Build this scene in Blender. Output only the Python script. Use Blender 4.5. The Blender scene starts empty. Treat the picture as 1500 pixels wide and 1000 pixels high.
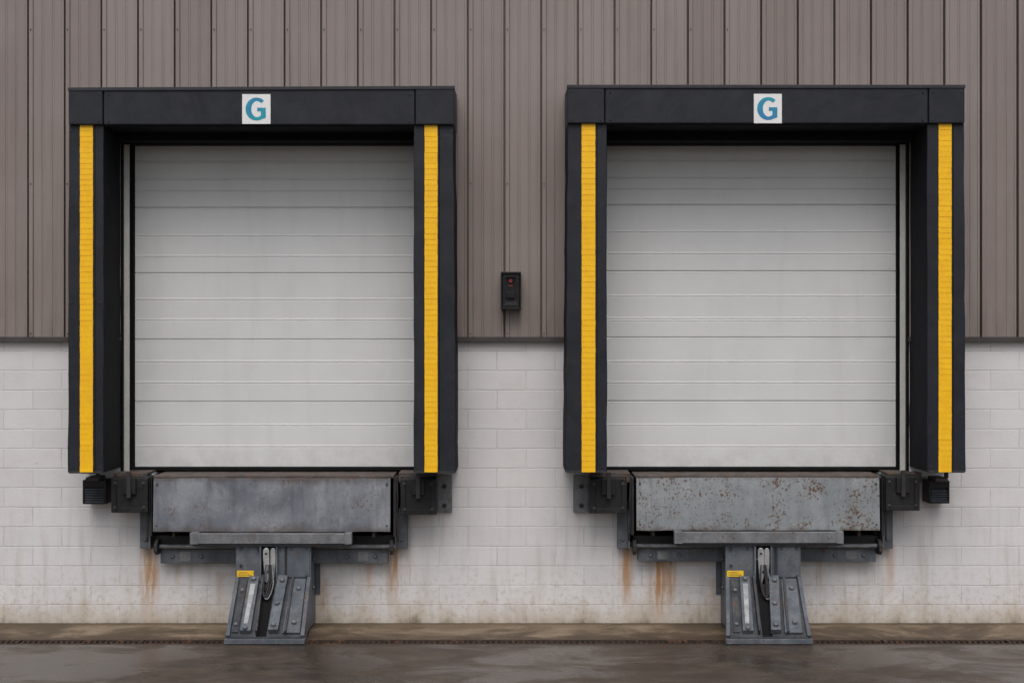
import bpy, bmesh, math, random
from mathutils import Vector, Matrix
random.seed(7)
scene = bpy.context.scene
S=170.0; D=13.0; ZC=412/170.0
def X(px,d=0.0): return (px-750)/S*(D-d)/D
def Z(py,d=0.0): return ZC+(500-py)/S*(D-d)/D

# ---------------------------------------------------------------- node helpers
class NT:
    def __init__(s,mat):
        mat.use_nodes=True; s.t=mat.node_tree; s.t.nodes.clear()
        s.out=s.n('ShaderNodeOutputMaterial'); s.b=s.n('ShaderNodeBsdfPrincipled')
        s.t.links.new(s.b.outputs[0],s.out.inputs[0])
        s.co=s.n('ShaderNodeTexCoord').outputs['Object']
    def n(s,t): return s.t.nodes.new(t)
    def set(s,sock,v):
        if hasattr(v,'is_linked') or isinstance(v,bpy.types.NodeSocket): s.t.links.new(v,sock)
        else:
            if isinstance(v,(tuple,list)) and len(v)==3 and sock.type=='RGBA': v=(*v,1)
            sock.default_value=v
    def m(s,op,a,b=0.0,c=None,clamp=False):
        n=s.n('ShaderNodeMath'); n.operation=op; n.use_clamp=clamp
        s.set(n.inputs[0],a); s.set(n.inputs[1],b)
        if c is not None: s.set(n.inputs[2],c)
        return n.outputs[0]
    def ss(s,v,a,b,lo=0.0,hi=1.0):
        n=s.n('ShaderNodeMapRange'); n.interpolation_type='SMOOTHSTEP'
        s.set(n.inputs[0],v); n.inputs[1].default_value=a; n.inputs[2].default_value=b
        n.inputs[3].default_value=lo; n.inputs[4].default_value=hi
        return n.outputs[0]
    def noise(s,scale,detail=4,rough=.55,stretch=(1,1,1),off=0,dist=0):
        mp=s.n('ShaderNodeMapping'); s.set(mp.inputs[0],s.co)
        mp.inputs['Scale'].default_value=stretch; mp.inputs['Location'].default_value=(off,off*.7,off*1.3)
        n=s.n('ShaderNodeTexNoise'); s.set(n.inputs['Vector'],mp.outputs[0])
        n.inputs['Scale'].default_value=scale; n.inputs['Detail'].default_value=detail
        n.inputs['Roughness'].default_value=rough; n.inputs['Distortion'].default_value=dist
        return n.outputs[0]
    def mix(s,f,a,b,mode='MIX'):
        n=s.n('ShaderNodeMix'); n.data_type='RGBA'; n.blend_type=mode
        s.set(n.inputs[0],f); s.set(n.inputs[6],a); s.set(n.inputs[7],b); return n.outputs[2]
    def sep(s):
        n=s.n('ShaderNodeSeparateXYZ'); s.set(n.inputs[0],s.co); return n.outputs
    def comb(s,x,y,z):
        n=s.n('ShaderNodeCombineXYZ'); s.set(n.inputs[0],x); s.set(n.inputs[1],y); s.set(n.inputs[2],z); return n.outputs[0]
    def bump(s,h,strength=.3,dist=.01,prev=None):
        n=s.n('ShaderNodeBump'); n.inputs['Strength'].default_value=strength; n.inputs['Distance'].default_value=dist
        s.set(n.inputs['Height'],h)
        if prev is not None: s.set(n.inputs['Normal'],prev)
        return n.outputs[0]
    def fin(s,col,rough=.5,metal=0.0,normal=None,spec=.5):
        s.set(s.b.inputs['Base Color'],col); s.set(s.b.inputs['Roughness'],rough); s.set(s.b.inputs['Metallic'],metal)
        s.b.inputs['Specular IOR Level'].default_value=spec
        if normal is not None: s.set(s.b.inputs['Normal'],normal)

def weathered(name,c1,c2,rough=.5,metal=0.0,scale=3,rust=0.0,rustscale=9,streak=0.0,bump=.15,spec=.5,specks=0.0,off=0,
              streakcol=None,rustcol=(.085,.042,.026),dust=0.0,wrinkle=0.0,edge=None,blotch=0.0):
    m=bpy.data.materials.new(name); t=NT(m)
    n1=t.noise(scale,6,.6,off=off,dist=.4)
    col=t.mix(t.ss(n1,.35,.68),c1,c2)
    fine=t.noise(60,4,.6,off=off+3)
    col=t.mix(t.ss(fine,.3,.7,0,.25),col,tuple(c*.6 for c in c1))
    if blotch>0:
        bn=t.noise(9,7,.7,(1,1,.6),off=off+50,dist=.8); col=t.mix(t.ss(bn,.5,.68,0,blotch),col,tuple(c*.5 for c in c1))
        bn=t.noise(16,6,.7,(1,1,.8),off=off+60); col=t.mix(t.ss(bn,.58,.72,0,blotch*.7),col,tuple(min(1,c*1.7) for c in c2))
    if streak>0:
        sn=t.noise(14,4,.6,(1,1,.12),off=off+5)
        col=t.mix(t.ss(sn,.48,.72,0,streak),col,streakcol or tuple(c*.45 for c in c1))
    if edge is not None:
        zz=t.sep()[2]; gn=t.m('MULTIPLY',t.m('SUBTRACT',t.noise(7,6,.7,(1,1,.5),off=off+40),.5),.22)
        zt=t.m('ADD',zz,gn)
        col=t.mix(t.m('MAXIMUM',t.ss(zt,edge[1]-.06,edge[1]+.02,0,.75),t.ss(zt,edge[0]+.06,edge[0]-.02,0,.7)),col,(.075,.055,.043))
    rmask=None
    if rust>0:
        rn=t.noise(rustscale,8,.7,off=off+9)
        rmask=t.ss(rn,.66-rust*.3,.72-rust*.25)
        col=t.mix(rmask,col,t.mix(t.noise(40,3),rustcol,tuple(min(1,c*1.9) for c in rustcol)))
    if specks>0:
        sp=t.noise(44,6,.7,off=off+21); big=t.noise(3.5,3,.6,off=off+31)
        v=t.m('ADD',sp,t.m('MULTIPLY',t.m('SUBTRACT',big,.5),.42))
        smask=t.ss(v,.665-specks*.1,.695-specks*.1,0,.95)
        halo=t.ss(v,.56-specks*.05,.68-specks*.08,0,.4); col=t.mix(halo,col,(.17,.13,.10))
        col=t.mix(smask,col,rustcol)
        rmask=smask if rmask is None else t.m('MAXIMUM',rmask,smask)
    if dust>0:
        dn=t.noise(5,6,.65,off=off+2); col=t.mix(t.ss(dn,.4,.75,0,dust),col,(.22,.21,.19))
    r=rough
    if rmask is not None: r=t.m('ADD',t.m('MULTIPLY',rmask,.85-rough),rough)
    r=t.m('ADD',r,t.m('MULTIPLY',t.m('SUBTRACT',n1,.5),.25),clamp=True)
    nm=t.bump(fine,bump,.004)
    if wrinkle>0: nm=t.bump(t.noise(3.5,3,.5,(1,1,.5),off=off,dist=1.0),wrinkle,.03,nm)
    mt=metal
    if rmask is not None and metal>0: mt=t.m('MULTIPLY',t.m('SUBTRACT',1.0,rmask),metal)
    t.fin(col,r,mt,nm,spec); return m

M={}
M['vinyl']=weathered('shelter_vinyl',(.0085,.0105,.017),(.013,.016,.024),.5,dust=.035,bump=.25,scale=4,wrinkle=.28,spec=.33)
M['vinyl_shaded']=weathered('shelter_vinyl_shaded',(.006,.0065,.009),(.009,.010,.013),.8,dust=.02,scale=4,wrinkle=.35,spec=.15)  # darker copy of the shelter vinyl; shade of returns and underside put into colour
M['edge']=weathered('shelter_binding',(.020,.022,.028),(.028,.031,.038),.5,scale=8,spec=.4)
M['yellow']=weathered('yellow_vinyl',(.93,.53,.008),(.88,.47,.008),.45,scale=9,dust=.04,streak=.05,streakcol=(.5,.3,.03),bump=.05,spec=.3)
M['rubber']=weathered('black_rubber',(.006,.0065,.008),(.013,.013,.015),.6,scale=12,dust=.05,bump=.5,spec=.3)
M['steelL']=weathered('leveler_steel',(.14,.155,.185),(.25,.265,.295),.5,metal=.25,scale=3.2,rust=.05,rustscale=7,streak=.5,specks=.12,off=2,edge=(Z(778,.3)+.01,Z(700,.3)),blotch=.4)
M['steelR']=weathered('leveler_steel_rusty',(.21,.235,.25),(.30,.325,.34),.55,metal=.2,scale=3,rust=.10,streak=.3,specks=.85,off=14,edge=(Z(776,.3)-.01,Z(699,.3)+.03),blotch=.2,rustcol=(.095,.048,.028))
M['rusty']=weathered('rusty_deck_steel',(.05,.042,.038),(.11,.095,.088),.7,scale=8,rust=.45,rustscale=12)
M['galv']=weathered('galvanised_steel',(.15,.16,.17),(.235,.245,.26),.5,metal=.35,scale=9,rust=.12,streak=.25,specks=.25,blotch=.35)
M['paintsteel']=weathered('bluegray_painted_steel',(.075,.093,.118),(.14,.16,.185),.5,metal=.15,scale=6,rust=.14,rustscale=14,streak=.3,specks=.4,dust=.12,off=4,blotch=.5)
M['paintdark']=weathered('dark_painted_steel',(.026,.032,.041),(.058,.066,.078),.55,metal=.1,scale=7,rust=.15,specks=.35,dust=.08,off=8,blotch=.4)
M['darksteel']=weathered('dark_steel',(.012,.012,.014),(.028,.026,.026),.6,scale=9,rust=.12)
M['chrome']=weathered('bright_worn_steel',(.5,.51,.52),(.62,.63,.64),.35,metal=.8,scale=14,streak=.3)
M['whitepaint']=weathered('worn_white_paint',(.42,.43,.43),(.25,.26,.27),.6,scale=14,rust=.15,streak=.4,blotch=.3)
M['label']=weathered('yellow_label',(.85,.55,.02),(.75,.45,.02),.5,scale=30)
M['jamb']=weathered('white_jamb',(.52,.52,.49),(.58,.58,.55),.5,scale=5,streak=.15)
M['black']=weathered('black_seal_and_slot_shade',(.006,.006,.007),(.010,.010,.011),.8,scale=9,spec=.15)
M['boxblack']=weathered('black_plastic',(.006,.006,.007),(.010,.010,.011),.4,scale=9,spec=.3)
M['flash']=weathered('brown_flashing',(.035,.03,.028),(.05,.044,.042),.5,scale=5,dust=.08)
M['sign']=weathered('sign_white',(.80,.81,.82),(.76,.77,.78),.45,scale=8,bump=.03)
M['pit']=weathered('pit_concrete',(.03,.028,.026),(.06,.055,.05),.85,scale=5)
M['drain']=weathered('rusty_grate_iron',(.022,.013,.009),(.055,.028,.016),.7,scale=15,rust=.4,rustcol=(.075,.034,.018))
def simple(name,c,r=.5):
    m=bpy.data.materials.new(name); t=NT(m)
    t.fin(t.mix(t.noise(30,3),c,tuple(x*.85 for x in c)),r)
    return m
M['red']=simple('red_lens',(.50,.03,.05),.4)
m=bpy.data.materials.new('teal_print'); t=NT(m)
t.fin(t.mix(t.ss(t.noise(5,2),.35,.65),(.0,.33,.36),(.02,.19,.40)),.5); M['teal']=m

# door panel paint
m=bpy.data.materials.new('door_panel_paint'); t=NT(m)
n1=t.noise(1.3,5,.6); col=t.mix(t.ss(n1,.35,.7),(.62,.635,.64),(.575,.59,.595))
st=t.noise(9,4,.6,(1,1,.1),off=3); col=t.mix(t.ss(st,.5,.8,0,.14),col,(.36,.35,.32))
gr=t.noise(7,7,.7,off=8); col=t.mix(t.ss(gr,.6,.8,0,.22),col,(.40,.39,.36))
zz=t.sep()[2]
col=t.mix(t.m('MULTIPLY',t.ss(zz,1.65,1.33),t.ss(t.noise(6,6,.7,off=4),.35,.7,0,.4)),col,(.34,.33,.31))
fine=t.noise(180,2,.5)
t.fin(col,.4,0,t.bump(t.noise(2.2,2,.5,(1,1,1.5)),.14,.02,t.bump(fine,.06,.002)),.45); M['door']=m

# siding
m=bpy.data.materials.new('brown_metal_siding'); t=NT(m); s3=t.sep()
pid=t.m('FLOOR',t.m('DIVIDE',t.m('SUBTRACT',s3[0],X(40,.03)),53.65/S*(D-.03)/D))
wn=t.n('ShaderNodeTexWhiteNoise'); wn.noise_dimensions='1D'; t.set(wn.inputs['W'],pid)
c=t.mix(wn.outputs[0],(.205,.170,.158),(.242,.206,.194))
st=t.noise(18,5,.6,(1,1,.05)); c=t.mix(t.ss(st,.42,.75,0,.35),c,(.155,.128,.12))
pn=t.noise(1.1,5,.6,off=3); c=t.mix(t.ss(pn,.4,.75,0,.35),c,(.28,.245,.235))
bt=t.m('MULTIPLY',t.ss(s3[2],3.1,2.45),t.ss(t.noise(10,5,.6,(1,1,.2),off=5),.35,.7,0,.45)); c=t.mix(bt,c,(.12,.092,.083))
t.fin(c,t.ss(pn,.3,.7,.36,.5),0,t.bump(t.noise(2.5,3,.5,(1.5,1,.5)),.18,.02),.45); M['siding']=m

# painted block
m=bpy.data.materials.new('white_painted_block'); t=NT(m); s3=t.sep()
wob=t.m('MULTIPLY',t.m('SUBTRACT',t.noise(5,3),.5),.012)
v=t.comb(t.m('ADD',s3[0],t.m('ADD',20.13,wob)),t.m('ADD',s3[2],t.m('ADD',wob,.012)),0.0)
def brick(ms,sm):
    b=t.n('ShaderNodeTexBrick'); t.set(b.inputs['Vector'],v); b.offset=.5; b.offset_frequency=2; b.squash=1
    b.inputs['Scale'].default_value=1; b.inputs['Mortar Size'].default_value=ms; b.inputs['Mortar Smooth'].default_value=sm
    b.inputs['Brick Width'].default_value=.50; b.inputs['Row Height'].default_value=.168; b.inputs['Bias'].default_value=0
    b.inputs['Color1'].default_value=(0,0,0,1); b.inputs['Color2'].default_value=(1,1,1,1); return b
b=brick(.0042,.5)
c=t.mix(b.outputs['Color'],(.61,.605,.615),(.65,.645,.653))
pn=t.noise(1.2,6,.62); c=t.mix(t.ss(pn,.4,.75,0,.45),c,(.53,.52,.515))
pn2=t.noise(5,6,.7,off=33); c=t.mix(t.ss(pn2,.5,.75,0,.3),c,(.50,.49,.48))
jn=t.noise(3.0,5,.65,off=7)
c=t.mix(t.m('MULTIPLY',b.outputs['Fac'],t.ss(jn,.38,.66,.05,.62)),c,(.36,.345,.335))
sc=t.noise(9,8,.75,(1,1,2),off=11); c=t.mix(t.ss(sc,.65,.70,0,.5),c,(.37,.36,.35))
vs=t.noise(12,5,.6,(1,1,.1),off=15); c=t.mix(t.m('MULTIPLY',t.ss(vs,.46,.72,0,.5),t.ss(s3[2],1.5,.5)),c,(.43,.40,.36))
bd=t.m('ADD',s3[2],t.m('MULTIPLY',t.m('SUBTRACT',t.noise(4,6,.65,(1,1,.5),off=5),.5),.55))
c=t.mix(t.ss(bd,.24,-.02,0,.7),c,(.40,.335,.245))
c=t.mix(t.ss(bd,.05,-.11,0,.9),c,(.12,.10,.065))
c=t.mix(t.m('MULTIPLY',t.ss(bd,.7,.1),t.ss(t.noise(20,6,.72,off=2),.48,.66,0,.5)),c,(.36,.28,.185))
sn=t.noise(24,5,.65,(1,1,.12),off=9); wig=t.m('MULTIPLY',t.m('SUBTRACT',t.noise(3,2,.5,(1,1,.6)),.5),.06)
for px,w,top,bot,st in [(222,.075,803,925,.95),(578,.065,800,912,.97),(208,.03,800,880,.6),(600,.03,800,860,.35),(918,.065,803,912,.9),(965,.08,822,925,1.0),(983,.05,822,905,.9),(1303,.05,800,890,.5),(650,.02,750,800,.25),(470,.07,850,915,.5),(325,.05,840,915,.35),(848,.02,750,800,.25),(1040,.06,850,915,.5),(1200,.04,823,880,.4),(540,.04,825,890,.45),(260,.04,825,880,.4)]:
    dx=t.m('ABSOLUTE',t.m('ADD',t.m('SUBTRACT',s3[0],X(px)),wig))
    mk=t.m('MULTIPLY',t.ss(dx,w*1.5,w*.1),t.m('MULTIPLY',t.ss(s3[2],Z(bot),Z((top+bot)/2-15)),t.ss(s3[2],Z(top-6),Z(top))))
    c=t.mix(t.m('MULTIPLY',mk,t.ss(sn,.36,.60,.22*st,st)),c,(.41,.225,.095))
nb=t.bump(t.m('SUBTRACT',1.0,brick(.007,.9).outputs['Fac']),.42,.005)
nb=t.bump(t.noise(45,5,.6),.22,.006,nb); nb=t.bump(t.noise(4,3,.5),.25,.02,nb)
t.fin(c,.62,0,nb,.35); M['block']=m

# ground
m=bpy.data.materials.new('wet_concrete_ground'); t=NT(m); s3=t.sep()
big=t.noise(.9,6,.64,(1,1.8,1),dist=.8); med=t.noise(3,8,.7,(1,1.6,1),off=4); fine=t.noise(70,5,.7)
wet=t.mix(t.ss(med,.35,.7),(.056,.041,.030),(.112,.088,.067))
wet=t.mix(t.ss(big,.42,.62,0,.7),wet,(.034,.025,.018))
apr=t.mix(t.ss(med,.3,.72),(.13,.088,.048),(.31,.24,.165))
apr=t.mix(t.ss(t.noise(1.5,6,.68,(1,1,1),off=9,dist=.5),.44,.6,0,.85),apr,(.07,.048,.028))
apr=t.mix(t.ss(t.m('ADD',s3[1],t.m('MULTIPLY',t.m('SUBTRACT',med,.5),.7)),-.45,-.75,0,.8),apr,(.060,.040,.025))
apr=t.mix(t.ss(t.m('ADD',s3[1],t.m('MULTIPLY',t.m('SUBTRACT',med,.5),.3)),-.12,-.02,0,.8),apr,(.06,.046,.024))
isw=t.ss(s3[1],-.80,-.84)
c=t.mix(isw,apr,wet)
c=t.mix(t.ss(fine,.35,.7,0,.45),c,(.036,.028,.021))
c=t.mix(t.m('MULTIPLY',t.ss(s3[1],-1.15,-.86),t.m('MULTIPLY',isw,t.ss(med,.3,.6,.2,.7))),c,(.04,.026,.016))
rw=t.ss(big,.40,.58,.55,.22)
r=t.m('ADD',t.m('MULTIPLY',rw,isw),t.m('MULTIPLY',t.m('SUBTRACT',1.0,isw),t.ss(med,.3,.7,.6,.85)))
nb=t.bump(fine,.3,.004); nb=t.bump(med,.3,.010,nb)
t.fin(c,r,0,nb,.38); M['ground']=m

# ---------------------------------------------------------------- mesh helpers
class MB:
    def __init__(s): s.bm=bmesh.new(); s.mats=[]
    def mi(s,k):
        if k not in s.mats: s.mats.append(k)
        return s.mats.index(k)
    def hexa(s,f,b,k):
        vs=[s.bm.verts.new(p) for p in list(f)+list(b)]
        i=s.mi(k)
        for q in [(3,2,1,0),(4,5,6,7),(0,1,5,4),(1,2,6,5),(2,3,7,6),(3,0,4,7)]:
            fc=s.bm.faces.new([vs[j] for j in q]); fc.material_index=i
    def box(s,x0,x1,y0,y1,z0,z1,k):
        s.hexa([(x0,y0,z1),(x1,y0,z1),(x1,y0,z0),(x0,y0,z0)],[(x0,y1,z1),(x1,y1,z1),(x1,y1,z0),(x0,y1,z0)],k)
    def pbox(s,px0,px1,py0,py1,d,db,k):
        s.box(X(px0,d),X(px1,d),-d,-db,Z(py1,d),Z(py0,d),k)
    def poly(s,pts,off,k):
        a=[s.bm.verts.new(p) for p in pts]; b=[s.bm.verts.new(Vector(p)+Vector(off)) for p in pts]; i=s.mi(k)
        s.bm.faces.new(a).material_index=i; s.bm.faces.new(b[::-1]).material_index=i
        n=len(a)
        for j in range(n): s.bm.faces.new([a[j],b[j],b[(j+1)%n],a[(j+1)%n]]).material_index=i
    def cyl(s,p0,p1,r,k,seg=12,r2=None):
        p0=Vector(p0);p1=Vector(p1);ax=(p1-p0).normalized(); up=Vector((0,0,1)) if abs(ax.z)<.9 else Vector((1,0,0))
        u=ax.cross(up).normalized(); w=ax.cross(u); r2=r if r2 is None else r2; i=s.mi(k)
        A=[s.bm.verts.new(p0+(u*math.cos(2*math.pi*j/seg)+w*math.sin(2*math.pi*j/seg))*r) for j in range(seg)]
        B=[s.bm.verts.new(p1+(u*math.cos(2*math.pi*j/seg)+w*math.sin(2*math.pi*j/seg))*r2) for j in range(seg)]
        s.bm.faces.new(A).material_index=i; s.bm.faces.new(B[::-1]).material_index=i
        for j in range(seg): s.bm.faces.new([A[j],B[j],B[(j+1)%seg],A[(j+1)%seg]]).material_index=i
    def tube(s,pts,r,k,seg=8):
        for a,b in zip(pts[:-1],pts[1:]): s.cyl(a,b,r,k,seg)
    def bolt(s,x,y,z,r,k,n=(0,-1,0)):
        n=Vector(n).normalized(); p=Vector((x,y,z))
        s.cyl(p-n*.004,p+n*.003,r*1.5,'paintdark',14); s.cyl(p,p+n*r*.9,r,k,6)
    def obj(s,name,parent=None,bevel=0.0,seg=2):
        bmesh.ops.recalc_face_normals(s.bm,faces=s.bm.faces)
        me=bpy.data.meshes.new(name); s.bm.to_mesh(me); s.bm.free()
        for k in s.mats: me.materials.append(M[k])
        o=bpy.data.objects.new(name,me); scene.collection.objects.link(o)
        if bevel>0:
            bv=o.modifiers.new('bevel','BEVEL'); bv.width=bevel; bv.segments=seg; bv.limit_method='ANGLE'; bv.angle_limit=math.radians(40)
        if parent is not None:
            o.parent=parent; o.matrix_parent_inverse=Matrix.Translation(-parent.location)
        return o
def empty(name,loc):
    e=bpy.data.objects.new(name,None); e.location=loc; e.empty_display_size=.3; scene.collection.objects.link(e); return e

# ---------------------------------------------------------------- layout constants
OP=[(X(178),X(632)),(X(872),X(1330))]
PIT=[(X(224),X(592)),(X(912),X(1292))]
ZT=Z(203); ZF=1.285; ZPB=Z(800); ZS=Z(497)
XL,XR,ZTOP=-16.0,16.0,8.0

# ---------------------------------------------------------------- ground
b=MB()
def quad(x0,x1,y0,y1,z,k):
    i=b.mi(k); f=b.bm.faces.new([b.bm.verts.new(p) for p in [(x0,y0,z),(x1,y0,z),(x1,y1,z),(x0,y1,z)]]); f.material_index=i
DR0,DR1=-.755,-.89
quad(-400,400,-600,DR1,0,'ground'); quad(-400,400,DR0,600,0,'ground')
g=b.obj('ground')
b=MB()
b.box(-15,15,DR1-.002,DR0+.002,-.22,-.20,'drain')
b.box(-15,15,DR0,DR0+.002,-.2,-.002,'drain'); b.box(-15,15,DR1-.002,DR1,-.2,-.002,'drain')
b.box(-15,15,DR1-.010,DR1+.006,-.03,.004,'drain'); b.box(-15,15,DR0-.006,DR0+.010,-.03,.004,'drain')
x=-9
while x<9:
    b.box(x,x+.014,DR1+.006,DR0-.006,-.02,-.003,'drain'); x+=.045
x=-9.
while x<9: b.box(x,x+.02,DR1-.006,DR0+.006,-.02,.006,'drain'); x+=1.0
b.obj('trench_drain')

# ---------------------------------------------------------------- warehouse
wh=empty('warehouse_building',(0,0,0))
b=MB(); T=.3
cols=[XL,OP[0][0],OP[0][1],OP[1][0],OP[1][1],XR]
for i in (0,2,4): b.box(cols[i],cols[i+1],0,T,ZF,ZS,'block')
cols=[XL,PIT[0][0],PIT[0][1],PIT[1][0],PIT[1][1],XR]
for i in (0,2,4): b.box(cols[i],cols[i+1],0,T,ZPB,ZF,'block')
b.box(XL,XR,0,T,-.1,ZPB,'block')
b.obj('block_wall',wh)
b=MB()
for x0,x1 in [(XL,OP[0][0]),(OP[0][1],OP[1][0]),(OP[1][1],XR)]: b.box(x0,x1,.04,T,ZS,ZTOP,'flash')
for o in OP: b.box(o[0],o[1],.04,T,ZT,ZTOP,'flash')
b.obj('upper_wall_frame',wh)
b=MB()
b.box(XL,XR,T,20,ZTOP-.2,ZTOP,'flash'); b.box(XL,XR,19.8,20,0,ZTOP-.2,'siding')
b.box(XL,XL+.2,T,19.8,0,ZTOP-.2,'siding'); b.box(XR-.2,XR,T,19.8,0,ZTOP-.2,'siding')
b.obj('roof_and_outer_walls',wh)
b=MB(); per=53.65/S*(D-.03)/D; xs0=X(40,.03); w=per/53.65
prof=[(0,.03),(0.2,-.03),(3.0,-.03),(3.2,.044),(8.5,.044),(9.8,.03),(21,.03),(22,.025),(24,.025),(25,.03),(36,.03),(37,.025),(39,.025),(40,.03),(50.0,.03),(51.0,.035),(53.6,.035)]
pts=[]
k=int((XL-xs0)/per)-1
while True:
    xb=xs0+k*per
    if xb>XR: break
    for o,dd in prof:
        xx=xb+o*w
        if XL<=xx<=XR: pts.append((xx,dd))
    k+=1
def depth_at(x):
    for a,c in zip(pts[:-1],pts[1:]):
        if a[0]<=x<=c[0]: return a[1]+(c[1]-a[1])*(x-a[0])/max(1e-6,c[0]-a[0])
    return .03
for o in OP:
    for x in o: pts.append((x,depth_at(x)))
pts.sort(); i=b.mi('siding')
for a,c in zip(pts[:-1],pts[1:]):
    if c[0]-a[0]<1e-6: continue
    mid=(a[0]+c[0])/2; zb=ZS
    for o in OP:
        if o[0]<mid<o[1]: zb=ZT
    f=b.bm.faces.new([b.bm.verts.new(p) for p in [(a[0],-a[1],zb),(c[0],-c[1],zb),(c[0],-c[1],ZTOP),(a[0],-a[1],ZTOP)]]); f.material_index=i
bmesh.ops.remove_doubles(b.bm,verts=b.bm.verts,dist=1e-5)
b.obj('metal_siding',wh)
b=MB()
for x0,x1 in [(XL,OP[0][0]),(OP[0][1],OP[1][0]),(OP[1][1],XR)]:
    b.box(x0,x1,-.062,0.0,ZS-.018,ZS+.012,'flash'); b.box(x0,x1,-.05,.03,ZS+.012,ZS+.022,'flash')
b.obj('base_flashing',wh)
b=MB()
k=-20
while k<20:
    xx=xs0+k*per+5.8*w
    for zz in (ZS+.05,Z(270),Z(45)):
        if not any(o[0]-.1<xx<o[1]+.1 for o in OP) or zz>ZT+.3: b.cyl((xx,-.042,zz),(xx,-.051,zz),.006,'flash',8)
    k+=1
b.obj('siding_screws',wh)
b=MB()
for j in (0,1):
    p=PIT[j]; o=OP[j]
    b.box(p[0]-.05,p[0],T,2.6,ZPB-.05,ZF-.02,'pit'); b.box(p[1],p[1]+.05,T,2.6,ZPB-.05,ZF-.02,'pit')
    b.box(p[0]-.05,p[1]+.05,2.6,2.65,ZPB-.05,ZF-.02,'pit'); b.box(p[0]-.05,p[1]+.05,T,2.6,ZPB-.1,ZPB-.05,'pit')
b.obj('leveler_pits',wh)

# ---------------------------------------------------------------- doors
def door(j,lines,subs):
    d=-.15; o=OP[j]; b=MB(); i=b.mi('door')
    x0,x1=(X(198,d),X(634,d)) if j==0 else (X(872,d),X(1312,d))
    pr=[]
    zt=Z(190,d); zb=Z(683,d)
    marks=[(Z(p,d),1) for p in lines]+[(Z(p,d),2) for p in subs]
    marks.sort(reverse=True)
    pr.append((zt,0))
    for z,t_ in marks:
        if t_==1: pr+= [(z+.010,0),(z+.004,-.002),(z+.0025,-.014),(z-.0025,-.014),(z-.004,-.001),(z-.012,.002),(z-.016,.0)]
        else: pr+= [(z+.010,0),(z+.005,.0022),(z-.003,.0022),(z-.006,-.0032),(z-.012,0)]
    pr.append((zb,0))
    nx=2
    rows=[[b.bm.verts.new((x0+(x1-x0)*q/nx,-(d+dd),z)) for q in range(nx+1)] for z,dd in pr]
    for r0,r1 in zip(rows[:-1],rows[1:]):
        for q in range(nx): b.bm.faces.new([r0[q],r0[q+1],r1[q+1],r1[q]]).material_index=i
    e=empty('sectional_overhead_door',((x0+x1)/2,.15,zb))
    b.obj('door_panels',e)
    b=MB()
    b.box(x0,x1,.13,.17,zb-.03,zb-.001,'black')
    b.box(x0,x1,.18,.22,zb,zt,'darksteel')
    b.obj('bottom_seal',e)
    b=MB()
    if j==0:
        b.box(X(181,d),X(197.6,d),.125,.25,ZF,zt,'black'); b.box(X(179,.0),X(188.5,.0),.02,.035,ZF,ZT,'jamb')
        b.box(X(176,0),X(179,0),.0,.2,ZF,ZT,'black'); b.box(X(179.2,0),X(181,0),.012,.0195,ZF,ZT,'edge')
    else:
        b.box(X(1312.4,d),X(1328,d),.125,.25,ZF,zt,'black'); b.box(X(1319.5,0),X(1329,0),.02,.035,ZF,ZT,'jamb')
        b.box(X(1329,0),X(1332,0),.0,.2,ZF,ZT,'black'); b.box(X(1327,0),X(1328.6,0),.012,.0195,ZF,ZT,'edge')
    b.obj('jamb_and_side_seal',e,.002)
    b=MB(); b.box(o[0],o[1],.005,.125,Z(211.5,.0),ZT+.2,'black'); b.obj('head_seal',e,.01)
    return e
door(0,[304,400,497,588],[237,262,279,345,375,438,468,529,560,622,653])
door(1,[300,397,494,587],[235,260,276,339,371,433,466,469.5,529,560,622,653])

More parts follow.
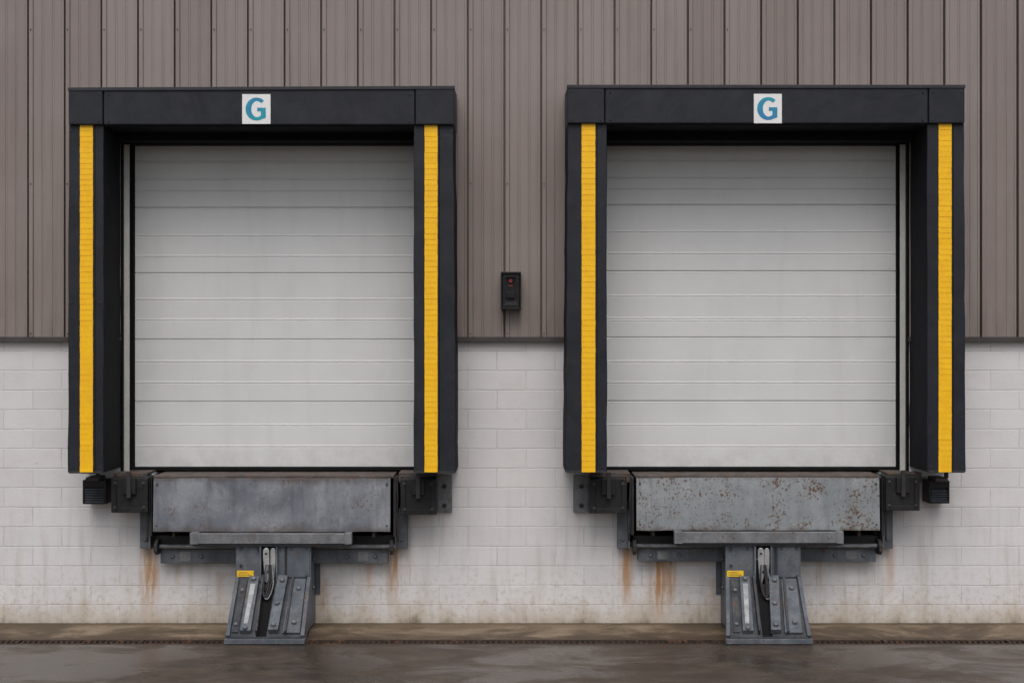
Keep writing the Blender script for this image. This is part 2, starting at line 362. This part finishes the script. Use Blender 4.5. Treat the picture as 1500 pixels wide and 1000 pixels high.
# ---------------------------------------------------------------- shelters
def shelter(j):
    d=.56
    if j==0:
        hx=(100.5,665.5,130,183); seams=(151,608); posts=[(101,99,152,152),(606,606,664.5,668)]; ys=[(117.5,136.5),(622,641)]
        ybot=692; htl,htr=130,127.5
    else:
        hx=(831,1413,126,181); seams=(886,1360); posts=[(831.5,828,889,889),(1358,1358,1412.5,1415)]; ys=[(852,872),(1374.5,1393.5)]
        ybot=691; htl,htr=126,126
    e=empty('dock_shelter',((X(hx[0],d)+X(hx[1],d))/2,-.28,ZF))
    zb=Z(ybot,d); zh=Z(hx[3],d)
    for n,(xt0,xb0,xt1,xb1) in enumerate(posts):
        b=MB(); f=[(X(xt0,d),-d,zh),(X(xt1,d),-d,zh),(X(xb1,d),-d,zb),(X(xb0,d),-d,zb)]
        N=14; prev=None
        for r in range(N+1):
            tt=r/N; z=zh+(zb-zh)*tt
            jx=random.uniform(-.0035,.0035) if 0<r<N else 0
            a0=f[0][0]+(f[3][0]-f[0][0])*tt+jx; a1=f[1][0]+(f[2][0]-f[1][0])*tt+(random.uniform(-.0035,.0035) if 0<r<N else 0)
            ring=[b.bm.verts.new(p) for p in [(a0,-d,z),(a1,-d,z),(a1,-.002,z),(a0,-.002,z)]]
            if prev:
                for q in range(4):
                    fc=b.bm.faces.new([prev[q],prev[(q+1)%4],ring[(q+1)%4],ring[q]])
                    fc.material_index=b.mi('vinyl') if q==0 else b.mi('vinyl_shaded')
            else: b.bm.faces.new(ring).material_index=b.mi('vinyl')
            prev=ring
        b.bm.faces.new(prev[::-1]).material_index=b.mi('vinyl')
        b.obj('side_pad_%d'%(n+1),e,.008,3)
        b=MB()
        x0,x1=X(ys[n][0],d),X(ys[n][1],d); zt=Z(183.5 if j==0 else 181.5,d)-.001; zb2=Z(690.5,d); nf=64
        h=(zt-zb2)/nf
        for q in range(nf):
            z1=zt-q*h; z0=z1-h*1.08
            ja=random.uniform(-.0010,.0010); o1=.0078; o2=.0092+random.uniform(-.0003,.0012)
            b.hexa([(x0+ja,-d-o1,z1),(x1+ja,-d-o1,z1),(x1+ja,-d-o2,z0),(x0+ja,-d-o2,z0)],
                   [(x0+ja,-d-.001,z1),(x1+ja,-d-.001,z1),(x1+ja,-d-o2+.003,z0),(x0+ja,-d-o2+.003,z0)],'yellow')
        b.obj('yellow_guide_strip_%d'%(n+1),e)
        b=MB()
        b.box(x1+.012,x1+.018,-d-.003,-d+.002,zb,zh-.002,'vinyl_shaded')
        xe0,xe1=(X(xb0,d),X(xb1,d))
        for z_ in (zb+.04,zh-.05,zb+.45,zb+1.4,zb+2.2):
            b.cyl((xe0+.03,-d+.002,z_),(xe0+.03,-d-.006,z_),.007,'edge',10); b.cyl((xe1-.03,-d+.002,z_),(xe1-.03,-d-.006,z_),.007,'edge',10)
        b.box(xe0+.01,xe1-.01,-d-.004,-d+.003,zb-.006,zb+.012,'darksteel')
        b.obj('pad_trim_%d'%(n+1),e,.001)
    b=MB(); dd=d+.03
    def zq(px): return htl+(htr-htl)*(px-hx[0])/(hx[1]-hx[0])
    cuts=[hx[0],seams[0],seams[1],hx[1]]
    for n in range(3):
        p0,p1=cuts[n]+(0.4 if n else 0),cuts[n+1]-(0.4 if n<2 else 0)
        ex=.006 if n!=1 else 0.0
        f=[(X(p0,dd),-dd-ex,Z(zq(p0),dd)),(X(p1,dd),-dd-ex,Z(zq(p1),dd)),(X(p1,dd),-dd-ex,Z(hx[3],dd)),(X(p0,dd),-dd-ex,Z(hx[3],dd))]
        bk=[(f[0][0],-.05,f[0][2]+.03),(f[1][0],-.05,f[1][2]+.03),(f[2][0],-.05,f[2][2]),(f[3][0],-.05,f[3][2])]
        b.hexa(f,bk,'vinyl')
    b.obj('head_pad',e,.010,3)
    b=MB()
    p0,p1=hx[0],hx[1]
    b.hexa([(X(p0,dd)-.004,-dd-.012,Z(htl,dd)+.008),(X(p1,dd)+.004,-dd-.012,Z(htr,dd)+.008),(X(p1,dd)+.004,-dd-.012,Z(htr+3.5,dd)),(X(p0,dd)-.004,-dd-.012,Z(htl+3.5,dd))],
           [(X(p0,dd)-.004,-dd+.02,Z(htl,dd)+.008),(X(p1,dd)+.004,-dd+.02,Z(htr,dd)+.008),(X(p1,dd)+.004,-dd+.02,Z(htr+3.5,dd)),(X(p0,dd)-.004,-dd+.02,Z(htl+3.5,dd))],'edge')
    xa,xb_=X(cuts[1]+3,dd),X(cuts[2]-3,dd)
    b.box(xa,xb_,-dd+.02,-.052,Z(hx[3],dd)-.012,Z(hx[3],dd)+.01,'vinyl_shaded')
    b.box(xa+.001,xb_-.001,-.20,.004,Z(206,.2),Z(hx[3],dd)-.013,'black')
    for px in (p0+6,cuts[1]-6,cuts[1]+8,cuts[2]-8,cuts[2]+6,p1-6):
        for zz in (Z(hx[3],dd)+.03,Z(htl,dd)-.05): b.cyl((X(px,dd),-dd,zz),(X(px,dd),-dd-.013,zz),.006,'edge',10)
    b.obj('head_trim',e,.002)
    return e
shelter(0); shelter(1)

# ---------------------------------------------------------------- G signs
def sign(px0,px1,py0,py1):
    d=.59; x0,x1=X(px0,d),X(px1,d); z0,z1=Z(py1,d),Z(py0,d)
    e=empty('letter_g_sign',((x0+x1)/2,-d,(z0+z1)/2))
    b=MB(); b.box(x0,x1,-d-.010,-d-.001,z0,z1,'sign'); b.obj('sign_plate',e,.001,1)
    cx=(x0+x1)/2+.002; cz=(z0+z1)/2; b=MB(); i=b.mi('teal'); yy=-d-.0115
    Ro,Rz=.090,.094; N=56; a0,a1=math.radians(47),math.radians(316)
    A=[];B=[]
    for q in range(N+1):
        a=a0+(a1-a0)*q/N; c_=abs(math.cos(a)) if math.cos(a)<0 else abs(math.cos(a))*.2
        th=.030+.017*c_
        A.append(b.bm.verts.new((cx+Ro*math.cos(a),yy,cz+Rz*math.sin(a))))
        B.append(b.bm.verts.new((cx+(Ro-th)*math.cos(a),yy,cz+(Rz-th*.9)*math.sin(a))))
    for q in range(N): b.bm.faces.new([A[q],A[q+1],B[q+1],B[q]]).material_index=i
    def pl(pts,y): b.bm.faces.new([b.bm.verts.new((x,y,z)) for x,z in pts]).material_index=i
    pl([(cx+.036,cz-.085),(cx+.076,cz-.072),(cx+.076,cz+.010),(cx+.036,cz+.010)],yy-.0004)
    pl([(cx+.006,cz-.018),(cx+.0755,cz-.018),(cx+.0755,cz+.0105),(cx+.006,cz+.0105)],yy-.0008)
    b.obj('letter_g',e)
sign(355,396.5,138.5,182); sign(1104,1145,138,181)

# ---------------------------------------------------------------- levelers
def leveler(j):
    st='steelL' if j==0 else 'steelR'; d=.30
    if j==0: lx0,lx1,ly0,ly1=225,572,700,778; kp=(278,515,781,796); bar=(235,568,804,825); dk=(165,640)
    else: lx0,lx1,ly0,ly1=932,1288,699,776; kp=(988,1236,779,795); bar=(935,1283,803,822); dk=(862,1350)
    e=empty('dock_leveler',(X((lx0+lx1)/2,d),-.15,ZF))
    zd=Z(697,d)
    b=MB()
    b.box(X(lx0-1,d),X(lx1+4,d),-d+.035,.6,zd-.02,zd,'rusty')
    b.box(X(lx0+3,d),X(lx1-3,d),-d-.004,-d+.033,zd-.014,zd+.004,'rusty')
    for px in (lx0-8,lx1+5): b.box(X(px,d),X(px+5,d),-d+.10,.5,zd-.26,zd-.03,'darksteel')
    b.obj('deck_plate',e,.003)
    b=MB()
    xa,xb=X(lx0,d),X(lx1,d); za,zb=Z(ly0,d),Z(ly1,d)
    NS=24; vt=[];vb=[];wt=[];wb=[]; ii=b.mi(st)
    for q in range(NS+1):
        xx=xa+(xb-xa)*q/NS; jz=random.uniform(-.0025,.0025) if 0<q<NS else 0; bow=.006*math.sin(math.pi*q/NS)
        vt.append(b.bm.verts.new((xx,-d-bow,za))); vb.append(b.bm.verts.new((xx,-d-.03-bow,zb+jz)))
        wt.append(b.bm.verts.new((xx,-d+.025-bow,za))); wb.append(b.bm.verts.new((xx,-d-.005-bow,zb+jz)))
    for q in range(NS):
        for A_,B_ in ((vt,vb),(vb,wb),(wb,wt),(wt,vt)): b.bm.faces.new([A_[q],A_[q+1],B_[q+1],B_[q]]).material_index=ii
    for q in (0,NS): b.bm.faces.new([vt[q],vb[q],wb[q],wt[q]]).material_index=ii
    b.obj('lip_plate',e,.003)
    b=MB()
    n=9
    b.cyl((xa,-d+.015,za+.012),(xb,-d+.015,za+.012),.014,'rusty',12)
    for q in range(n):
        x=xa+(xb-xa)*(q+.5)/n; b.cyl((x-.09,-d+.013,za+.010),(x+.09,-d+.013,za+.010),.018,'rusty',12)
    for x in (xa+.03,xb-.03):
        for zz in (za-.05,zb+.05): b.bolt(x,-d-.012-.015*(za-zz)/(za-zb),zz,.006,'paintdark')
    b.obj('lip_hinge',e)
    b=MB()
    for px,s in ((lx0-5,-1),(lx1+6,1)):
        x=X(px,d-.05); b.box(x-.012,x+.012,-.24,.1,zb-.05,zd-.02,'darksteel')
        b.tube([(x+.02*s,-.25,zd-.04),(x+.026*s,-.26,zd-.2),(x+.02*s,-.255,zd-.36),(x+.03*s,-.22,zb-.1)],.009,'darksteel')
    b.box(X(lx0-4,.1),X(lx1+6,.1),-.06,.05,Z(800,.06),Z(784,.06),'darksteel')
    for q in range(7):
        x=xa+.15+(xb-xa-.3)*q/6; b.box(x-.012,x+.012,-.22,.2,zb-.06,zb+.25,'rusty')
    b.obj('lip_support_frame',e,.002)
    b=MB()
    b.pbox(kp[0],kp[1],kp[2],kp[3],.42,.36,'galv'); b.pbox(kp[0]+4,kp[1]-4,kp[2]+11,kp[3]+4,.39,.10,'paintdark')
    b.pbox(kp[0],kp[0]+12,kp[2]-1,kp[3]+1,.425,.34,'galv'); b.pbox(kp[1]-10,kp[1],kp[2]-1,kp[3]+1,.425,.34,'galv')
    b.obj('lip_keeper',e,.003)
    b=MB()
    b.pbox(bar[0],bar[1],bar[2],bar[3],.12,.003,'paintsteel')
    zz=Z(bar[2]-4,.16)
    b.cyl((X(bar[0]-6,.16),-.16,zz),(X(bar[1]+10,.16),-.16,zz),.020,'galv',16)
    for px in (bar[0]+18,bar[0]+60,bar[1]-60,bar[1]-18): b.bolt(X(px,.12),-.124,Z((bar[2]+bar[3])/2,.12),.012,'galv')
    b.pbox(bar[0]+28,bar[0]+44,bar[2]+3,bar[3]-3,.125,.11,'galv'); b.pbox(bar[1]-44,bar[1]-28,bar[2]+3,bar[3]-3,.125,.11,'galv')
    for px in (bar[0]-8,bar[1]+3):
        x=X(px,.2); b.poly([(x,-.20,Z(790,.2)),(x,-.25,Z(797,.2)),(x,-.25,Z(806,.2)),(x,-.20,Z(812,.2)),(x,-.10,Z(812,.2)),(x,-.10,Z(790,.2))],(.03,0,0),'darksteel')
    b.obj('mounting_beam',e,.003)
    b=MB()
    b.box(X(dk[0]+2,.16),X(lx0-9,.16),-.16,.25,ZF+.006,ZF+.022,'rusty'); b.box(X(lx1+12,.16),X(dk[1],.16),-.16,.25,ZF+.006,ZF+.022,'rusty')
    b.box(X(dk[0]+2,.16),X(lx0-9,.16),-.16,-.145,ZF-.06,ZF+.004,'rusty'); b.box(X(lx1+12,.16),X(dk[1],.16),-.16,-.145,ZF-.06,ZF+.004,'rusty')
    b.obj('curb_angles',e,.003)
    b=MB()
    legs=[(205,220),(581,597)] if j==0 else [(905,920),(1293,1308)]
    for n,(p0,p1) in enumerate(legs):
        x0,x1=X(p0,.1),X(p1,.1)
        b.box(x0,x1,-.10,-.003,Z(803,.1),Z(745,.1),'paintsteel')
        xr=x1 if n==0 else x0-.014
        b.box(xr,xr+.014,-.15,-.003,Z(803,.1),Z(735,.1),'galv')
        b.bolt((x0+x1)/2,-.104,Z(790,.1),.010,'galv')
    pl=(640,662,696,750) if j==0 else (840,863,696,750)
    b.pbox(pl[0],pl[1],pl[2],pl[3],.05,.003,'galv'); b.pbox(pl[0]-25 if j==0 else pl[1],pl[0] if j==0 else pl[1]+25,pl[2],pl[3],.05,.003,'paintdark')
    for py in (712,740): b.bolt(X((pl[0]+pl[1])/2,.05),-.054,Z(py,.05),.014,'darksteel')
    b.obj('steel_brackets',e,.003)
leveler(0); leveler(1)

# ---------------------------------------------------------------- bumpers
def bumper(p0,p1,q0,q1):
    d=.33; x0,x1=X(p0,d),X(p1,d); z0,z1=Z(q1,d),Z(q0,d); cx=(x0+x1)/2
    e=empty('rubber_dock_bumper',(cx,-.2,(z0+z1)/2))
    b=MB()
    b.box(x0+.008,x1-.008,-d+.015,-.06,z0+.006,z1-.004,'rubber')
    b.obj('rubber_block',e,.010,3)
    b=MB()
    b.box(x0+.004,x0+.045,-d,-d+.02,z0+.01,z1-.01,'rubber'); b.box(x1-.045,x1-.004,-d,-d+.02,z0+.01,z1-.01,'rubber')
    b.box(x0+.047,x1-.047,-d,-d+.02,z0+.01,z0+.05,'rubber')
    b.box(cx-.055,cx+.055,-d-.012,-d+.02,z1-.14,z1-.005,'rubber'); b.box(cx-.018,cx+.018,-d-.03,-d+.0,z1-.17,z1+.05,'darksteel')
    b.box(x0,x0+.007,-d+.05,-.055,z0,z1,'darksteel'); b.box(x1-.007,x1,-d+.05,-.055,z0,z1,'darksteel')
    b.box(x0+.03,x1-.03,-.055,-.045,z0,z1,'darksteel')
    for zz in (z0+.07,z1-.07):
        b.cyl((x0-.006,-d+.10,zz),(x1+.006,-d+.10,zz),.012,'darksteel',8)
    for sx in (-1,1): b.bolt(cx+sx*(x1-x0)*.38,-d-.001,z0+.05,.009,'darksteel'); b.bolt(cx+sx*(x1-x0)*.38,-d-.001,z1-.05,.009,'darksteel')
    b.obj('retaining_frame',e,.003)
bumper(162,217,699,752); bumper(586,639,700,755); bumper(864,919,700,753); bumper(1297,1348,697,749)

# ---------------------------------------------------------------- louvered boxes
def louver(p0,p1,q0,q1):
    d=.22; x0,x1=X(p0,d),X(p1,d); z0,z1=Z(q1,d),Z(q0,d)
    e=empty('louvered_vent',((x0+x1)/2,-.15,(z0+z1)/2)); b=MB()
    b.box(x0,x1,-d+.03,-.003,z0,z1,'boxblack')
    b.box(x0,x0+.018,-d,-d+.03,z0,z1,'boxblack'); b.box(x1-.018,x1,-d,-d+.03,z0,z1,'boxblack')
    b.box(x0+.018,x1-.018,-d,-d+.03,z0,z0+.012,'boxblack'); b.box(x0+.018,x1-.018,-d,-d+.03,z1-.06,z1,'boxblack')
    z=z0+.02
    while z<z1-.07:
        b.hexa([(x0+.019,-d-.004,z),(x1-.019,-d-.004,z),(x1-.019,-d-.004,z-.005),(x0+.019,-d-.004,z-.005)],
               [(x0+.019,-d+.029,z+.010),(x1-.019,-d+.029,z+.010),(x1-.019,-d+.029,z+.004),(x0+.019,-d+.029,z+.004)],'paintsteel'); z+=.021
    b.obj('vent_housing',e,.002)
    b=MB(); cx=(x0+x1)/2; b.box(cx-.05,cx+.05,-.30,-.05,z1+.001,z1+.03,'rusty'); b.box(cx+.03,cx+.06,-.28,-.25,z1+.03,Z(690,.28),'darksteel'); b.obj('vent_bracket',e,.002)
louver(121,155,703,738); louver(1361,1391,704,737)

# ---------------------------------------------------------------- vehicle restraints
def restraint(cx,hb,sk,hx):
    e=empty('vehicle_restraint',(cx,-.4,0))
    y0,y1,z0,z1=.35,.88,.432,.045
    L=math.hypot(y1-y0,z0-z1); sy,sz=-(y1-y0)/L,-(z0-z1)/L; ny,nz=sz,-sy
    if nz<0: ny,nz=-ny,-nz
    def P(x,t,n=0.0): return (cx+x+sk*t,-y0+sy*L*t+ny*n,z0+sz*L*t+nz*n)
    def strip(b,xa0,xb0,xa1,xb1,t0,t1,n0,n1,k):
        b.hexa([P(xa0,t0,n1),P(xb0,t0,n1),P(xb1,t1,n1),P(xa1,t1,n1)],[P(xa0,t0,n0),P(xb0,t0,n0),P(xb1,t1,n0),P(xa1,t1,n0)],k)
    ht=.315; ztop=.7235
    b=MB()
    b.box(cx-.27,cx+.27,-.27,-.003,.06,ztop-.02,'paintdark')
    for s in (-1,1):
        x=cx+s*(ht-.006)
        b.poly([(x,-.02,ztop),(x,-.335,ztop),(x,-.345,.44),(x,-.40,.30),(x,-.62,.02),(x,-.02,.02)],(-.014*s,0,0),'paintsteel')
        xe=cx+sk+s*hb
        b.hexa([(x,-.335,.43),(xe,-.86,.05),(xe,-.80,.0),(x,-.335,.12)],[(x-.012*s,-.335,.43),(xe-.012*s,-.86,.05),(xe-.012*s,-.80,.0),(x-.012*s,-.335,.12)],'paintsteel')
        b.box(min(x,x+s*.04),max(x,x+s*.04),-.016,-.002,.25,ztop-.06,'paintsteel')
        b.bolt(x+s*.024,-.018,.55,.009,'galv'); b.bolt(x+s*.024,-.018,.33,.009,'galv')
        b.bolt(x+s*.004,-.2,.58,.014,'galv',(s,0,0)); b.bolt(x+s*.004,-.2,.34,.014,'galv',(s,0,0))
    b.obj('side_frame',e,.003)
    b=MB()
    SW=.062
    b.box(cx-ht,cx+hx-SW,-.352,-.336,z0-.01,ztop,'paintsteel'); b.box(cx+hx+SW,cx+ht,-.352,-.336,z0-.01,ztop,'paintsteel')
    b.box(cx-ht-.005,cx+hx-SW,-.354,-.06,ztop+.001,ztop+.012,'galv'); b.box(cx+hx+SW,cx+ht+.005,-.354,-.06,ztop+.001,ztop+.012,'galv')
    b.box(cx+hx-SW,cx+hx+SW,-.24,-.22,z0-.05,ztop,'black')  # black sheet standing in for the shade inside the open hook slot
    for s in (-1,1): b.box(cx+hx+s*(SW+.006)-.007,cx+hx+s*(SW+.006)+.007,-.395,-.24,z0-.01,ztop-.01,'paintsteel')
    b.box(cx+.12,cx+ht-.012,-.364,-.353,z0+.02,ztop-.02,'paintsteel'); b.box(cx+.095,cx+.112,-.360,-.353,z0+.02,ztop-.02,'darksteel')
    for x,z in ((-.27,.69),(-.27,.55),(.28,.69),(.28,.46),(.15,.69),(-.13,.69)): b.bolt(cx+x,-.365,z,.008,'paintdark')
    b.box(cx-.305,cx-.165,-.360,-.353,.455,.505,'label')
    for q in range(3): b.box(cx-.29,cx-.18-.02*q,-.3615,-.3602,.466+q*.012,.469+q*.012,'flash')
    b.obj('front_plate',e,.002)
    b=MB()
    strip(b,-.30,hx-.055,-hb+.02,hx-.04,0,1,-.012,0,'paintdark'); strip(b,hx+.055,.30,hx+.04,hb-.02,0,1,-.012,0,'paintdark')
    strip(b,hx-.054,hx+.054,hx-.045,hx+.045,.22,1,-.030,-.013,'black')  # slot continues down the apron, its shade painted as a black strip
    strip(b,-.315,-.285,-hb,-hb+.03,-.0,1,-.012,.030,'paintsteel'); strip(b,.285,.315,hb-.03,hb,0,1,-.012,.030,'paintsteel')
    strip(b,-.200,-.115,-.205,-.120,.0,.93,.001,.040,'paintsteel')
    strip(b,-.178,-.135,-.184,-.150,.14,.82,.041,.044,'whitepaint')
    strip(b,-.092,-.076,-.080,-.064,.0,.95,.001,.055,'paintdark')
    strip(b,.045,.125,.020,.100,.0,.93,.001,.050,'paintsteel')
    strip(b,.150,.275,.135,.275,.02,.94,.001,.022,'paintsteel')
    strip(b,.160,.178,.150,.168,.02,.95,.023,.045,'paintdark')
    strip(b,-.272,-.215,-.280,-.225,.03,.92,.001,.012,'paintdark')
    b.obj('sloped_apron',e,.003)
    b=MB()
    for x,t_,n in ((-.157,.06,.042),(-.165,.90,.042),(.085,.1,.052),(.068,.5,.052),(.06,.86,.052),(-.243,.22,.014),(-.25,.80,.014),(.225,.2,.024),(.22,.78,.024)):
        b.bolt(*P(x,t_,n),.015,'galv',(0,ny,nz))
    b.obj('apron_bolts',e)
    b=MB()
    ct=cx+sk
    b.box(ct-hb-.008,ct+hb+.008,-.935,-.85,.004,.045,'paintsteel')
    b.box(ct-hb+.02,ct+hb-.02,-.92,-.87,.046,.054,'paintdark')
    b.obj('toe_bar',e,.005)
    b=MB(); hxw=cx+hx
    def cheek(x0,y,wd,k,lean):
        o=[]
        for q in range(9):
            a=math.pi*q/8; o.append((x0+lean+wd*math.cos(a),.672+wd*1.1*math.sin(a)))
        o+= [(x0+lean-wd,.62),(x0-wd*.8,.52),(x0-wd*.5,.43),(x0+wd*.3,.40),(x0+wd*.9,.46),(x0+lean+wd*1.05,.58)]
        b.poly([(x,y,z) for x,z in o],(0,.016,0),k)
    cheek(hxw-.018,-.395,.026,'chrome',-.002); cheek(hxw+.028,-.375,.022,'chrome',.006)
    b.cyl((hxw-.058,-.35,.60),(hxw+.058,-.35,.60),.010,'galv',12)
    b.cyl((hxw-.02,-.42,.655),(hxw-.02,-.37,.655),.009,'darksteel',12)
    b.cyl((hxw,-.40,.50),(hxw,-.36,.50),.012,'darksteel',12)
    b.obj('restraint_hook',e,.003)
    b=MB()
    for ph,r,k in ((0,.030,'darksteel'),(.010,.040,'galv'),(-.008,.022,'darksteel')):
        pts_=[(hxw+ph+r*.5,-.39,.56)]
        for q in range(13):
            a=math.pi*q/12; pts_.append((hxw+ph+r*math.cos(a),-.43-.12*math.sin(a)-abs(ph),.43-.12*math.sin(a)-ph))
        pts_.append((hxw+ph-r*.5,-.39,.56))
        b.tube(pts_,.0065,k,8)
    b.box(hxw-.028,hxw+.028,-.47,-.36,.29,.40,'darksteel')
    b.obj('release_cable',e)
restraint(-2.0,.315,.018,-.035); restraint(2.105,.340,-.045,-.005)

# ---------------------------------------------------------------- signal box
e=empty('dock_signal_box',(X(748),-.1,Z(425)))
b=MB(); d=.16
b.pbox(735,762,399,452,d,.04,'boxblack')
b.obj('housing',e,.010,3)
b=MB()
b.pbox(733.5,763.5,398,400.5,d+.02,.045,'boxblack')
b.pbox(733.5,735.5,400.8,453,d+.015,.045,'boxblack'); b.pbox(761.5,763.5,400.8,453,d+.015,.045,'boxblack'); b.pbox(735.6,761.4,451,453,d+.015,.045,'boxblack')
x,z=X(748,d),Z(411,d)
b.cyl((x,-d,z),(x,-d-.010,z),.026,'boxblack',20); b.cyl((x,-d-.010,z),(x,-d-.014,z),.016,'red',20)
b.poly([(x-.04,-d-.001,z+.028),(x+.04,-d-.001,z+.028),(x+.04,-d-.001,z+.034),(x-.04,-d-.001,z+.034)],(0,-.05,0),'boxblack')
b.box(x-.018,x+.018,-d-.003,-d,z-.045,z-.040,'red')
b.pbox(742,754,428,436,d+.035,d,'boxblack'); b.pbox(740,757,441,447,d+.004,d,'edge')
for a in (-1,1):
    for q in (405,447): b.cyl((X(748+a*9.5,d),-d,Z(q,d)),(X(748+a*9.5,d),-d-.004,Z(q,d)),.005,'paintdark',8)
b.obj('lamp_and_trim',e,.002)

# ---------------------------------------------------------------- light, sky, camera
el=math.radians(55)
w=bpy.data.worlds.new("World"); scene.world=w; w.use_nodes=True; nt=w.node_tree; nt.nodes.clear()
o=nt.nodes.new('ShaderNodeOutputWorld'); bg=nt.nodes.new('ShaderNodeBackground'); sk=nt.nodes.new('ShaderNodeTexSky')
sk.sky_type='NISHITA'; sk.sun_disc=False; sk.sun_elevation=el; sk.sun_rotation=math.pi; sk.air_density=1.0; sk.dust_density=5.0; sk.ozone_density=1.0
hs=nt.nodes.new('ShaderNodeHueSaturation'); hs.inputs['Saturation'].default_value=.75
nt.links.new(sk.outputs[0],hs.inputs['Color']); nt.links.new(hs.outputs[0],bg.inputs[0]); nt.links.new(bg.outputs[0],o.inputs[0]); bg.inputs[1].default_value=.13
sl=bpy.data.lights.new('sun','SUN'); sl.energy=1.1; sl.angle=math.radians(40); sl.color=(1,.99,.98)
so=bpy.data.objects.new('sun',sl); so.rotation_euler=(math.pi/2-el,0,math.radians(-5)); so.location=(0,-10,15); scene.collection.objects.link(so)
cd=bpy.data.cameras.new('camera'); cd.sensor_width=36; cd.lens=36*D*S/1500; cd.clip_end=3000
co=bpy.data.objects.new('camera',cd); co.location=(0,-D,ZC); co.rotation_euler=(math.pi/2,0,0); scene.collection.objects.link(co); scene.camera=co
scene.view_settings.view_transform='Standard'; scene.view_settings.look='None'; scene.view_settings.exposure=0
